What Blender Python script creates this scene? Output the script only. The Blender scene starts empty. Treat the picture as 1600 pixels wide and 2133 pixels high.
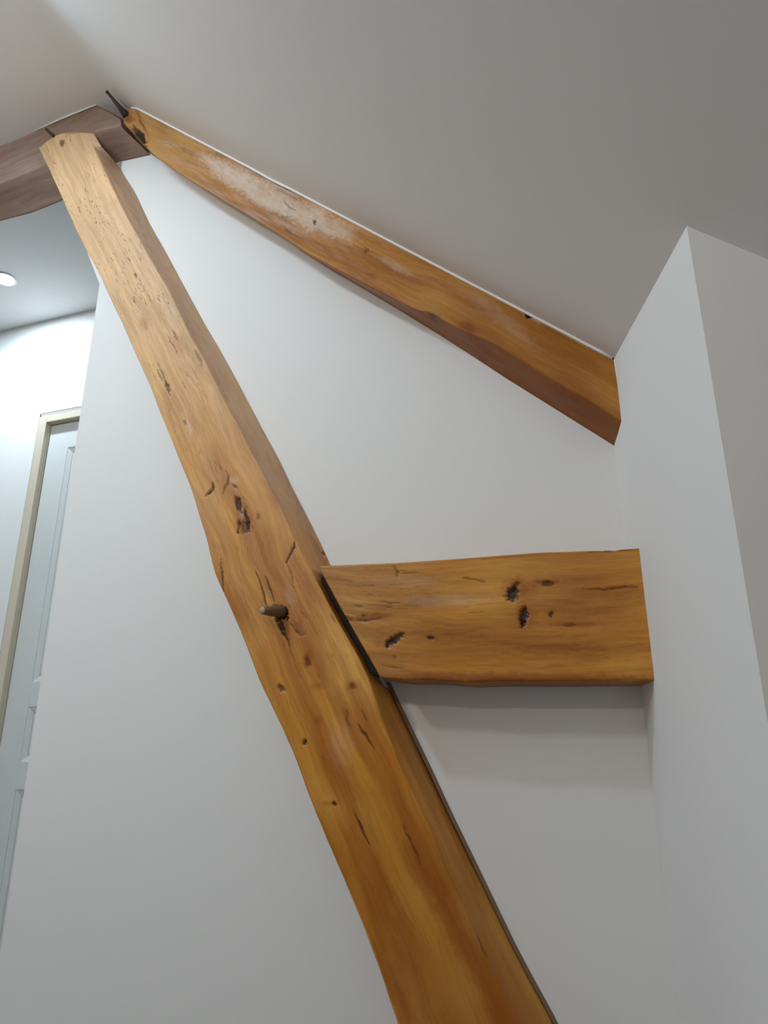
import bpy, bmesh, math
import numpy as np
from mathutils import Vector, Matrix

# Space: X runs along the partition wall, -Y points from the wall into the room, Z is up (metres).
scene = bpy.context.scene
C = scene.collection

SC, Z0 = 0.8, 0.40      # the tables below are in survey units: 1 unit = 0.8 m, floor at 0.40

# ---------------------------------------------------------------- camera
cam_data = bpy.data.cameras.new('camera')
cam_data.sensor_fit = 'HORIZONTAL'
cam_data.sensor_width = 36.0
cam_data.lens = 36.0 * 1603.0 / 1600.0
cam_data.clip_start = 0.02
cam = bpy.data.objects.new('camera', cam_data)
C.objects.link(cam)
cam.location = (0.6145 * SC, -1.745 * SC, (1.5 - Z0) * SC)
cam.rotation_euler = (math.radians(90 + 19.75), 0, math.radians(19.4))
scene.camera = cam

# ---------------------------------------------------------------- world, lights, exposure
world = bpy.data.worlds.new('world')
scene.world = world
world.use_nodes = True
world.node_tree.nodes['Background'].inputs[0].default_value = (0.8, 0.9, 1.0, 1)
world.node_tree.nodes['Background'].inputs[1].default_value = 0.05
scene.view_settings.view_transform = 'Standard'
scene.view_settings.look = 'None'
scene.view_settings.gamma = 1.0
scene.view_settings.use_curve_mapping = False
scene.view_settings.exposure = 0.0

# lamps: recessed ceiling downlights (x, y, watts, colour, fixture scale) and added unseen fill globes (x, y, z, strength, colour)
CEIL_Z = 3.763
DOWNLIGHTS = [
    (-2.086, 0.534, 8.5, (0.72, 0.88, 1.0), 1.0),       # corridor, the one in view
    (-1.17, -0.76, 2.6, (0.60, 0.82, 1.0), 1.0),        # main room near the beams
    (-1.10, -1.36, 11.5, (0.62, 0.84, 1.0), 2.2),        # added out of view, oversized for soft light on the wall
    (0.35, -2.70, 2.2, (1.0, 0.80, 0.66), 1.5),         # added unseen fill in the slope behind the camera
]
FILL_GLOBES = [(-1.20, -1.90, 3.20, 58.0, (1.0, 0.96, 0.90))]  # globe added behind the camera to brighten the ceiling and walls

# ---------------------------------------------------------------- helpers
def tag(o, label=None, cat=None, group=None, kind=None):
    for k, v in (('label', label), ('category', cat), ('group', group), ('kind', kind)):
        if v:
            o[k] = v
    return o

def link(name, me, mat=None, parent=None):
    o = bpy.data.objects.new(name, me)
    C.objects.link(o)
    if mat:
        me.materials.append(mat)
    if parent:
        o.parent = parent
    return o

def mesh_obj(name, verts, faces, mat, parent=None, smooth=False, bevel=0.0, seg=2):
    bm = bmesh.new()
    vs = [bm.verts.new(v) for v in verts]
    for f in faces:
        bm.faces.new([vs[i] for i in f])
    bmesh.ops.recalc_face_normals(bm, faces=bm.faces)
    if bevel:
        bmesh.ops.bevel(bm, geom=list(bm.edges), offset=bevel, segments=seg, affect='EDGES', profile=0.5)
    me = bpy.data.meshes.new(name)
    bm.to_mesh(me); bm.free()
    if smooth:
        for p in me.polygons: p.use_smooth = True
    return link(name, me, mat, parent)

def box(name, x0, x1, y0, y1, z0, z1, mat, parent=None, bevel=0.0):
    v = [(x, y, z) for x in (x0, x1) for y in (y0, y1) for z in (z0, z1)]
    f = [(0, 1, 3, 2), (4, 6, 7, 5), (0, 4, 5, 1), (2, 3, 7, 6), (0, 2, 6, 4), (1, 5, 7, 3)]
    return mesh_obj(name, v, f, mat, parent, bevel=bevel)

def prism_xz(name, poly, y0, y1, mat, parent=None, bevel=0.0):
    n = len(poly)
    v = [(x, y0, z) for x, z in poly] + [(x, y1, z) for x, z in poly]
    f = [tuple(range(n)), tuple(range(2 * n - 1, n - 1, -1))]
    f += [(i, (i + 1) % n, n + (i + 1) % n, n + i) for i in range(n)]
    return mesh_obj(name, v, f, mat, parent, bevel=bevel)

def prism_xy(name, poly, z0, ztop, mat, parent=None):
    """vertical slab over a plan polygon; ztop may be a function of x"""
    n = len(poly)
    g = ztop if callable(ztop) else (lambda x: ztop)
    v = [(x, y, z0) for x, y in poly] + [(x, y, g(x)) for x, y in poly]
    f = [tuple(range(n)), tuple(range(2 * n - 1, n - 1, -1))]
    f += [(i, (i + 1) % n, n + (i + 1) % n, n + i) for i in range(n)]
    return mesh_obj(name, v, f, mat, parent)

def tube(name, pts, r, mat, parent=None, n=8, flat=1.0):
    pts = [Vector(p) for p in pts]
    rs = r if isinstance(r, (list, tuple)) else [r] * len(pts)
    verts, faces = [], []
    for i, p in enumerate(pts):
        t = (pts[min(i + 1, len(pts) - 1)] - pts[max(i - 1, 0)]).normalized()
        a = t.cross(Vector((0.13, 0.2, 0.97))).normalized(); b = t.cross(a)
        for k in range(n):
            w = 2 * math.pi * k / n
            verts.append(p + a * math.cos(w) * rs[i] + b * math.sin(w) * rs[i] * flat)
    for i in range(len(pts) - 1):
        for k in range(n):
            faces.append((i * n + k, i * n + (k + 1) % n, (i + 1) * n + (k + 1) % n, (i + 1) * n + k))
    faces.append(tuple(range(n))); faces.append(tuple(range((len(pts) - 1) * n, len(pts) * n)))
    return mesh_obj(name, verts, faces, mat, parent, smooth=True)

# ---------------------------------------------------------------- materials
def nodes_of(name):
    m = bpy.data.materials.new(name); m.use_nodes = True
    nt = m.node_tree
    return m, nt, nt.nodes, nt.links, nt.nodes['Principled BSDF']

def plaster(name, col, rough=0.75, bump=0.00025, scale=35, mottle=0.02, spec=0.3):
    m, nt, N, L, P = nodes_of(name)
    tc = N.new('ShaderNodeTexCoord')
    n1 = N.new('ShaderNodeTexNoise'); n1.inputs['Scale'].default_value = 1.7; n1.inputs['Detail'].default_value = 3
    n2 = N.new('ShaderNodeTexNoise'); n2.inputs['Scale'].default_value = scale; n2.inputs['Detail'].default_value = 4
    L.new(tc.outputs['Object'], n1.inputs['Vector']); L.new(tc.outputs['Object'], n2.inputs['Vector'])
    mx = N.new('ShaderNodeMix'); mx.data_type = 'RGBA'
    mx.inputs['A'].default_value = (*[c * (1 - mottle) for c in col], 1)
    mx.inputs['B'].default_value = (*[min(1, c * (1 + mottle)) for c in col], 1)
    L.new(n1.outputs['Fac'], mx.inputs['Factor']); L.new(mx.outputs['Result'], P.inputs['Base Color'])
    b = N.new('ShaderNodeBump'); b.inputs['Distance'].default_value = bump; b.inputs['Strength'].default_value = 0.6
    L.new(n2.outputs['Fac'], b.inputs['Height']); L.new(b.outputs['Normal'], P.inputs['Normal'])
    P.inputs['Roughness'].default_value = rough
    P.inputs['Specular IOR Level'].default_value = spec
    return m

def plain(name, col, rough=0.5, metal=0.0):
    m, nt, N, L, P = nodes_of(name)
    tc = N.new('ShaderNodeTexCoord')
    n = N.new('ShaderNodeTexNoise'); n.inputs['Scale'].default_value = 60; n.inputs['Detail'].default_value = 4
    L.new(tc.outputs['Object'], n.inputs['Vector'])
    mx = N.new('ShaderNodeMix'); mx.data_type = 'RGBA'
    mx.inputs['A'].default_value = (*[c * .8 for c in col], 1); mx.inputs['B'].default_value = (*[min(1, c * 1.15) for c in col], 1)
    L.new(n.outputs['Fac'], mx.inputs['Factor']); L.new(mx.outputs['Result'], P.inputs['Base Color'])
    P.inputs['Roughness'].default_value = rough; P.inputs['Metallic'].default_value = metal
    return m

def softwood(name, col):
    """pale planed pine of the door casing, grain along Z"""
    m, nt, N, L, P = nodes_of(name)
    tc = N.new('ShaderNodeTexCoord'); mp = N.new('ShaderNodeMapping'); mp.inputs['Scale'].default_value = (60, 60, 2.0)
    n = N.new('ShaderNodeTexNoise'); n.inputs['Scale'].default_value = 1.0; n.inputs['Detail'].default_value = 3
    L.new(tc.outputs['Object'], mp.inputs['Vector']); L.new(mp.outputs['Vector'], n.inputs['Vector'])
    v = N.new('ShaderNodeTexVoronoi'); v.inputs['Scale'].default_value = 2.6
    L.new(tc.outputs['Object'], v.inputs['Vector'])
    r = N.new('ShaderNodeMapRange'); r.inputs['From Min'].default_value = 0.02; r.inputs['From Max'].default_value = 0.035
    r.inputs['To Min'].default_value = 0.45; r.inputs['To Max'].default_value = 1.0
    L.new(v.outputs['Distance'], r.inputs['Value'])
    mx = N.new('ShaderNodeMix'); mx.data_type = 'RGBA'
    mx.inputs['A'].default_value = (*[c * .85 for c in col], 1); mx.inputs['B'].default_value = (*col, 1)
    L.new(n.outputs['Fac'], mx.inputs['Factor'])
    m2 = N.new('ShaderNodeMix'); m2.data_type = 'RGBA'; m2.blend_type = 'MULTIPLY'; m2.inputs['Factor'].default_value = 1
    L.new(mx.outputs['Result'], m2.inputs['A']); L.new(r.outputs['Result'], m2.inputs['B'])
    L.new(m2.outputs['Result'], P.inputs['Base Color']); P.inputs['Roughness'].default_value = 0.55
    return m

def emitter(name, col, s):
    m, nt, N, L, P = nodes_of(name)
    P.inputs['Base Color'].default_value = (.9, .9, .9, 1)
    P.inputs['Emission Color'].default_value = (*col, 1); P.inputs['Emission Strength'].default_value = s
    return m

def timber(name, deep, mid, light, pale, seed=0.0, fleck=0.35, rough=0.42, chalk=(.64, .50, .39), spec=0.45):
    m, nt, N, L, P = nodes_of(name)
    def math_(op, a, b=None, c=None, clamp=False):
        n = N.new('ShaderNodeMath'); n.operation = op; n.use_clamp = clamp
        for i, x in enumerate((a, b, c)):
            if x is None: continue
            if isinstance(x, (int, float)): n.inputs[i].default_value = x
            else: L.new(x, n.inputs[i])
        return n.outputs[0]
    def mix(fac, a, b, blend='MIX'):
        n = N.new('ShaderNodeMix'); n.data_type = 'RGBA'; n.blend_type = blend
        for k, x in (('Factor', fac), ('A', a), ('B', b)):
            if isinstance(x, tuple): n.inputs[k].default_value = (*x, 1)
            elif isinstance(x, (int, float)): n.inputs[k].default_value = x
            else: L.new(x, n.inputs[k])
        return n.outputs['Result']
    uv = N.new('ShaderNodeUVMap'); uv.uv_map = 'UVMap'
    # slow warp so the grain wanders
    wn = N.new('ShaderNodeTexNoise'); wn.inputs['Scale'].default_value = 5.0; wn.inputs['Detail'].default_value = 2
    L.new(uv.outputs['UV'], wn.inputs['Vector'])
    wsub = N.new('ShaderNodeVectorMath'); wsub.operation = 'SUBTRACT'; wsub.inputs[1].default_value = (.5, .5, .5)
    L.new(wn.outputs['Color'], wsub.inputs[0])
    wsc = N.new('ShaderNodeVectorMath'); wsc.operation = 'MULTIPLY'; wsc.inputs[1].default_value = (0.0, .035, 0)
    L.new(wsub.outputs[0], wsc.inputs[0])
    wad = N.new('ShaderNodeVectorMath'); L.new(uv.outputs['UV'], wad.inputs[0]); L.new(wsc.outputs[0], wad.inputs[1])
    def noise(sx, sy, detail=3, off=0.0, rough_=0.5, src=None):
        mp = N.new('ShaderNodeMapping'); mp.inputs['Scale'].default_value = (sx, sy, 1); mp.inputs['Location'].default_value = (off, off * .7, seed + off)
        L.new(src or wad.outputs[0], mp.inputs['Vector'])
        n = N.new('ShaderNodeTexNoise'); n.inputs['Scale'].default_value = 1; n.inputs['Detail'].default_value = detail
        n.inputs['Roughness'].default_value = rough_
        L.new(mp.outputs['Vector'], n.inputs['Vector'])
        return n.outputs['Fac']
    def rng(x, a, b, c=0.0, d=1.0, smooth=True):
        n = N.new('ShaderNodeMapRange'); n.interpolation_type = 'SMOOTHSTEP' if smooth else 'LINEAR'
        for k, val in (('From Min', a), ('From Max', b), ('To Min', c), ('To Max', d)): n.inputs[k].default_value = val
        L.new(x, n.inputs['Value']); return n.outputs['Result']
    at = N.new('ShaderNodeAttribute'); at.attribute_name = 'stain'
    sp = N.new('ShaderNodeSeparateColor'); L.new(at.outputs['Color'], sp.inputs[0])
    tn = N.new('ShaderNodeAttribute'); tn.attribute_name = 'tone'
    streak = noise(1.6, 17, 3, 3.1); blotch = noise(3.0, 7, 3, 7.7); fine = noise(6, 210, 4, 1.3, .6); mids = noise(5, 60, 3, 9.2)
    c = mix(rng(streak, .35, .66), deep, mid)
    c = mix(rng(blotch, .42, .72), c, light)
    c = mix(tn.outputs['Fac'], c, mix(rng(blotch, .35, .7), tuple(x * .86 for x in pale), pale))
    c = mix(1.0, c, rng(fine, .3, .7, .90, 1.06), 'MULTIPLY')
    c = mix(1.0, c, rng(mids, .3, .7, .88, 1.08), 'MULTIPLY')
    # short dark flecks lying along the grain, in patches
    fl = math_('MULTIPLY', rng(noise(40, 230, 2, 4.4, .55), .62, .69), rng(noise(5, 14, 2, 12.2), .44, .58))
    fl = math_('MULTIPLY', fl, math_('ADD', math_('MULTIPLY', tn.outputs['Fac'], .60), fleck), clamp=True)
    c = mix(fl, c, (.13, .060, .022))
    # worm holes
    mp = N.new('ShaderNodeMapping'); mp.inputs['Scale'].default_value = (62, 62, 1); mp.inputs['Location'].default_value = (seed, seed * 2, 0)
    L.new(uv.outputs['UV'], mp.inputs['Vector'])
    vo = N.new('ShaderNodeTexVoronoi'); vo.voronoi_dimensions = '2D'; L.new(mp.outputs['Vector'], vo.inputs['Vector'])
    vs = N.new('ShaderNodeSeparateColor'); L.new(vo.outputs['Color'], vs.inputs[0])
    hole = math_('MULTIPLY', rng(vo.outputs['Distance'], .05, .09, 1, 0), math_('GREATER_THAN', vs.outputs[0], .80))
    c = mix(math_('MULTIPLY', hole, .85), c, (.07, .028, .01))
    # hand placed marks: dark wood, red heartwood, chalky residue
    c = mix(math_('MULTIPLY', sp.outputs[1], math_('ADD', .55, math_('MULTIPLY', mids, .6)), clamp=True), c, tuple(x * y for x, y in zip(deep, (.62, .42, .30))))
    chn = rng(noise(30, 60, 4, 5.5), .30, .62, .62, 1.0)
    c = mix(math_('MULTIPLY', sp.outputs[2], chn, clamp=True), c, chalk)
    c = mix(sp.outputs[0], c, (.030, .014, .010))
    L.new(c, P.inputs['Base Color'])
    r = rng(math_('ADD', blotch, math_('MULTIPLY', fine, .5)), .4, 1.1, rough - .07, rough + .12)
    L.new(math_('ADD', r, math_('MULTIPLY', sp.outputs[2], .25), clamp=True), P.inputs['Roughness'])
    P.inputs['Specular IOR Level'].default_value = spec
    h = math_('SUBTRACT', math_('ADD', math_('MULTIPLY', fine, .35), math_('MULTIPLY', mids, .5)), math_('MULTIPLY', math_('ADD', fl, hole), 1.5))
    b = N.new('ShaderNodeBump'); b.inputs['Distance'].default_value = .0009; b.inputs['Strength'].default_value = .55
    L.new(h, b.inputs['Height']); L.new(b.outputs['Normal'], P.inputs['Normal'])
    return m

M_WALL = plaster('wall_paint', (.80, .80, .79))
M_CEIL = plaster('ceiling_paint', (.84, .825, .81), mottle=.015)
M_CAULK = plaster('caulk', (.86, .85, .83), rough=.45, scale=90)
M_FLOOR = plain('oak_floor', (.20, .18, .16), .4)
M_REAR = plaster('beige_paint', (.60, .585, .57))
M_SLANT = timber('honey_timber', (.44, .145, .015), (.66, .288, .040), (.78, .405, .085), (.72, .460, .250), 0.0, .22, spec=.2)
M_RAFT = timber('amber_timber', (.34, .115, .012), (.45, .180, .022), (.52, .24, .045), (.56, .33, .13), 21.0, .12, spec=.3)
M_TIE = timber('orange_timber', (.39, .130, .010), (.56, .220, .024), (.66, .305, .052), (.58, .37, .15), 43.0, .30, spec=.3)
M_COLLAR = timber('dull_timber', (.25, .16, .12), (.31, .21, .165), (.35, .245, .20), (.40, .29, .24), 67.0, .05, rough=.7, spec=.25)  # matte, desaturated brown of the collar
M_LATH = plain('dark_lath', (.20, .115, .055), .6)
M_PEGW = plain('peg_wood', (.17, .10, .055), .7)
M_IRON = plain('rusty_iron', (.055, .045, .045), .6, .5)
M_CASING = softwood('pine_casing', (.70, .62, .48))
M_DOOR = plaster('door_paint', (.66, .68, .67), rough=.5, scale=120)
M_GROUT = plain('casing_gap', (.10, .095, .09), .9)
M_ROUGH = plaster('raw_plaster', (.50, .44, .41), rough=.9, scale=60, mottle=.1)
M_WHITE = plain('white_enamel', (.82, .82, .82), .35)
# ---------------------------------------------------------------- ceiling profile (one folded ceiling)
K1, K0 = -0.875, 2.962            # slope on the right of the ridge
def ceil_z(x):
    if x > -0.89: return K0 + K1 * x
    if x > -1.07:                  # rounded ridge
        t = (x + 1.07) / 0.18
        a, b, c = 3.808, 3.815, K0 + K1 * -0.89
        return (1 - t) ** 2 * a + 2 * t * (1 - t) * b + t * t * c
    t = min(1.0, (-1.07 - x) / 0.46); t = t * t * (3 - 2 * t)
    return 3.808 + (CEIL_Z - 3.808) * t

ZF = ZL = 0.40                    # floor
XL, XR, YB, YC = -3.2, 2.05, -3.7, 0.877
xs = [XL, -2.4, -1.6] + [round(-1.53 + .02 * i, 3) for i in range(35)] + [-0.5, 0, .5, .73, 1.2, XR + .1]
v, f = [], []
for x in xs:
    for y in (YB - .1, YC + .1):
        v.append((x, y, ceil_z(x)))
n = len(xs)
for x in xs:
    for y in (YB - .1, YC + .1):
        v.append((x, y, ceil_z(x) + .10))
for i in range(n - 1):
    f.append((2 * i, 2 * i + 1, 2 * i + 3, 2 * i + 2)); f.append((2 * n + 2 * i, 2 * n + 2 * i + 2, 2 * n + 2 * i + 3, 2 * n + 2 * i + 1))
    f.append((2 * i, 2 * i + 2, 2 * n + 2 * i + 2, 2 * n + 2 * i)); f.append((2 * i + 1, 2 * n + 2 * i + 1, 2 * n + 2 * i + 3, 2 * i + 3))
f.append((0, 2 * n, 2 * n + 1, 1)); f.append((2 * n - 2, 2 * n - 1, 4 * n - 1, 4 * n - 2))
ceiling = tag(mesh_obj('ceiling', v, f, M_CEIL, smooth=True), kind='structure')
es = ceiling.modifiers.new('edge', 'EDGE_SPLIT'); es.split_angle = math.radians(40)

# ---------------------------------------------------------------- walls
S = lambda o: tag(o, kind='structure')
wb = S(prism_xz('wall_back', [(-1.02, ZF), (.70, ZF), (.70, ceil_z(.70) + .05), (-.93, ceil_z(-.93) + .03), (-1.0, 3.83), (-1.0, 3.42), (-1.091, 3.248), (-1.02, 3.105)], 0.0, 0.08, M_WALL))
S(prism_xy('wall_right', [(.577, .0), (.577, .08), (.88, .08), (.88, -.60), (.8435, -.672), (.734, -.672)], ZF, lambda x: ceil_z(x) + .05, M_WALL))
S(prism_xy('wall_far_right', [(.842, -.672), (XR, -.672), (XR, -.60), (.86, -.60)], ZF, lambda x: ceil_z(x) + .05, M_WALL))
S(prism_xy('wall_knee', [(1.95, -.672), (1.95, YB), (XR, YB), (XR, -.672)], ZF, lambda x: ceil_z(x) + .05, M_WALL))
S(box('wall_left', XL - .1, XL, YB - .1, YC + .1, ZF - .1, 3.86, M_REAR))
S(prism_xz('wall_rear', [(XL, ZF), (XR, ZF), (XR, ceil_z(XR) + .03), (-.93, ceil_z(-.93) + .03), (XL, 3.86)], YB, YB - .1, M_REAR))
S(box('floor', XL, XR, YB, YC, ZF - .06, ZF, M_FLOOR))
S(prism_xz('wall_corridor_end', [(-.30, ZL - .06), (-.24, ZL - .06), (-.24, ceil_z(-.24) + .03), (-.30, ceil_z(-.30) + .03)], .08, YC, M_WALL))
# corridor wall with its door opening
DX0, DX1, DZ = -2.028, -1.190, 3.158       # clear opening
wc = S(prism_xz('wall_corridor', [(XL, ZL), (DX0 - .04, ZL), (DX0 - .04, DZ + .05), (DX1 + .04, DZ + .05), (DX1 + .04, ZL), (-.24, ZL), (-.24, ceil_z(-.24) + .03), (-.93, ceil_z(-.93) + .03), (-1.03, 3.84), (XL, 3.80)], YC, YC + .10, M_WALL))

# ---------------------------------------------------------------- corridor door
door = bpy.data.objects.new('door_1', None); C.objects.link(door); door.location = ((DX0 + DX1) / 2, YC, ZL)
tag(door, kind='structure')
def dbox(name, x0, x1, y0, y1, z0, z1, mat, parent=None, bevel=0.0):
    cx, cy, cz = door.location
    o = box(name, x0 - cx, x1 - cx, y0 - cy, y1 - cy, z0 - cz, z1 - cz, mat, door, bevel)
    if parent is not None:
        o.parent = parent
    return o
yo, yi = YC - .012, YC + .024                # casing face, door leaf face
dbox('casing', DX0 - .046, DX0, yo, YC + .01, ZL, DZ + .034, M_CASING, bevel=.002)
dbox('casing', DX1, DX1 + .046, yo, YC + .01, ZL, DZ + .034, M_CASING, bevel=.002)
dbox('casing', DX0 + .0005, DX1 - .0005, yo, YC + .01, DZ, DZ + .034, M_CASING, bevel=.002)
dbox('jamb', DX0 - .03, DX0 + .002, YC + .0105, YC + .10, ZL, DZ, M_CASING)
dbox('jamb', DX1 - .002, DX1 + .03, YC + .0105, YC + .10, ZL, DZ, M_CASING)
dbox('jamb', DX0 + .0025, DX1 - .0025, YC + .0105, YC + .10, DZ - .002, DZ + .03, M_CASING)
dbox('plaster_strip', DX0 - .042, DX1 + .04, YC - .008, YC + .02, DZ + .0345, DZ + .052, M_ROUGH)
dbox('shadow_gap', DX0 - .0525, DX0 - .0465, YC - .006, YC + .02, ZL, DZ + .055, M_GROUT)
dbox('shadow_gap', DX0 - .046, DX1 + .04, YC - .004, YC + .02, DZ + .0525, DZ + .058, M_GROUT)
lx0, lx1, lz1 = DX0 + .006, DX1 - .006, DZ - .006
leaf = dbox('leaf', lx0, lx1, yi + .008, yi + .035, ZL + .008, lz1, M_DOOR)
tag(leaf, 'grey white panelled door leaf')

# leaf: a thin core with stiles, rails and fielded panels laid in
rows = [(1.925, 3.02), (1.600, 1.823), (.72, 1.495)]
pl, pw, mid = -1.905, .245, .10
cols = [(pl, pl + pw), (pl + pw + mid, pl + 2 * pw + mid)]
yf = yi - .004
for x0, x1 in ((lx0, cols[0][0]), (cols[0][1], cols[1][0]), (cols[1][1], lx1)):
    dbox('stile', x0, x1, yf, yi + .0075, ZL + .008, lz1, M_DOOR)
zr = [ZL + .008, rows[2][0], rows[2][1], rows[1][0], rows[1][1], rows[0][0], rows[0][1], lz1]
for a in range(0, 8, 2):
    for x0, x1 in cols:
        dbox('rail', x0 + .0003, x1 - .0003, yf, yi + .0075, zr[a], zr[a + 1], M_DOOR)
for z0, z1 in rows:
    for x0, x1 in cols:
        dbox('panel', x0 + .032, x1 - .032, yi - .001, yi + .0075, z0 + .032, z1 - .032, M_DOOR, bevel=.004)
        # sloping moulding ring around each panel
        cx, cy, cz = door.location
        o_, i_ = .0006, .024
        v = [(x0 + o_, yf + .001, z0 + o_), (x1 - o_, yf + .001, z0 + o_), (x1 - o_, yf + .001, z1 - o_), (x0 + o_, yf + .001, z1 - o_),
             (x0 + i_, yi + .006, z0 + i_), (x1 - i_, yi + .006, z0 + i_), (x1 - i_, yi + .006, z1 - i_), (x0 + i_, yi + .006, z1 - i_)]
        v += [(x, yi + .0075, z) for x, y, z in v]
        v = [(x - cx, y - cy, z - cz) for x, y, z in v]
        f = []
        for k in range(4):
            n_ = (k + 1) % 4
            f += [(k, n_, 4 + n_, 4 + k), (8 + k, 12 + k, 12 + n_, 8 + n_), (k, 8 + k, 8 + n_, n_), (4 + k, 4 + n_, 12 + n_, 12 + k)]
        mesh_obj('moulding', v, f, M_DOOR, door)

# ---------------------------------------------------------------- downlights
def downlight(x, y, watts, col, k_, label):
    z = ceil_z(x)
    e = bpy.data.objects.new('recessed_downlight', None); C.objects.link(e); e.location = (x, y, z)  # also built for the two added fill downlights
    tag(e, label, 'light', 'recessed ceiling downlights')
    if x > -.9: e.rotation_euler = (0, math.atan(-K1), 0)
    n = 40
    prof = [(.054, .001), (.055, -.004), (.048, -.006), (.043, -.002), (.043, .001)]
    v = [(k_ * r * math.cos(2 * math.pi * k / n), k_ * r * math.sin(2 * math.pi * k / n), h) for k in range(n) for r, h in prof]
    m = len(prof)
    f = [(k * m + j, ((k + 1) % n) * m + j, ((k + 1) % n) * m + (j + 1) % m, k * m + (j + 1) % m) for k in range(n) for j in range(m)]
    mesh_obj('trim_ring', v, f, M_WHITE, e, smooth=True)
    v = [(0, 0, -.0035)] + [(.0425 * k_ * math.cos(2 * math.pi * k / n), .0425 * k_ * math.sin(2 * math.pi * k / n), -.001) for k in range(n)]
    mesh_obj('lens', v, [(0, 1 + k, 1 + (k + 1) % n) for k in range(n)], emitter('lamp_glow', col, 60 if k_ == 1 else 5), e, smooth=True)
    ld = bpy.data.lights.new('lamp', 'AREA'); ld.shape = 'DISK'; ld.size = .075 * k_; ld.energy = watts; ld.color = col
    if x > 0: ld.spread = math.radians(130)
    lo = bpy.data.objects.new('lamp', ld); C.objects.link(lo); lo.parent = e; lo.location = (0, 0, -.012)
    if x > 0:      # the added fill lamp is aimed at the wall
        q = (Vector((-.30, 0, 2.5)) - Vector((x, y, z))).to_track_quat('-Z', 'Y')
        lo.rotation_euler = (e.rotation_euler.to_quaternion().inverted() @ q).to_euler()
        lo.location.z = -.03
    return e
LABELS = ['glowing recessed downlight in the ceiling above the corridor door', 'recessed downlight in the room ceiling nearest the timber joint', 'added unseen soft fill downlight by the ridge', 'added unseen fill downlight in the sloping ceiling behind the viewpoint']
for (x, y, w, c, k_), lb in zip(DOWNLIGHTS, LABELS):
    downlight(x, y, w, c, k_, lb)

def fill_globe(x, y, z, strength, col, label):
    e = bpy.data.objects.new('fill_globe_lamp', None); C.objects.link(e); e.location = (x, y, z)
    tag(e, label, 'light', None)
    bm = bmesh.new(); bmesh.ops.create_uvsphere(bm, u_segments=32, v_segments=18, radius=.12)
    me = bpy.data.meshes.new('globe'); bm.to_mesh(me); bm.free()
    for p in me.polygons: p.use_smooth = True
    link('globe', me, emitter('fill_glow', col, strength), e)
    top = ceil_z(x) - z
    tube('cord', [(0, 0, .15), (0, 0, .15 + (top - .15) * .5), (0, 0, top - .02)], .004, M_IRON, e)
    tube('cap', [(0, 0, .112), (0, 0, .135), (0, 0, .155)], [.045, .04, .02], M_WHITE, e, n=20)
    tube('ceiling_rose', [(0, 0, top - .03), (0, 0, top - .01), (0, 0, top + .05)], [.025, .05, .055], M_WHITE, e, n=20)
for (x, y, z, w, c), lb in zip(FILL_GLOBES, ['added unseen fill globe hanging under the ridge']):
    fill_globe(x, y, z, w, c, lb)

# ---------------------------------------------------------------- hewn timbers
def vnoise(x, y, seed):
    """smooth value noise, -1..1"""
    xi, yi_ = np.floor(x).astype(np.int64), np.floor(y).astype(np.int64)
    fx, fy = x - xi, y - yi_
    fx = fx * fx * (3 - 2 * fx); fy = fy * fy * (3 - 2 * fy)
    def h(a, b):
        q = (a * 374761393 + b * 668265263 + seed * 2147483647) & 0xffffffff
        q = ((q ^ (q >> 13)) * 1274126177) & 0xffffffff
        return ((q ^ (q >> 16)) & 0xffff) / 32767.5 - 1
    return (h(xi, yi_) * (1 - fx) + h(xi + 1, yi_) * fx) * (1 - fy) + (h(xi, yi_ + 1) * (1 - fx) + h(xi + 1, yi_ + 1) * fx) * fy

def edge_fn(tab, axis):
    """tab: list of (x, z); returns v(s)"""
    t = sorted([(p[1], p[0]) if axis == 'z' else (p[0], p[1]) for p in tab])
    a = np.array([q[0] for q in t]); b = np.array([q[1] for q in t])
    s0 = (b[1] - b[0]) / (a[1] - a[0]); s1 = (b[-1] - b[-2]) / (a[-1] - a[-2])
    def fn(s, w=.012):
        def raw(q):
            r = np.interp(q, a, b)
            r = np.where(q < a[0], b[0] + (q - a[0]) * s0, r)
            return np.where(q > a[-1], b[-1] + (q - a[-1]) * s1, r)
        return (raw(s - w) + 2 * raw(s) + raw(s + w)) / 4
    return fn

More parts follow.
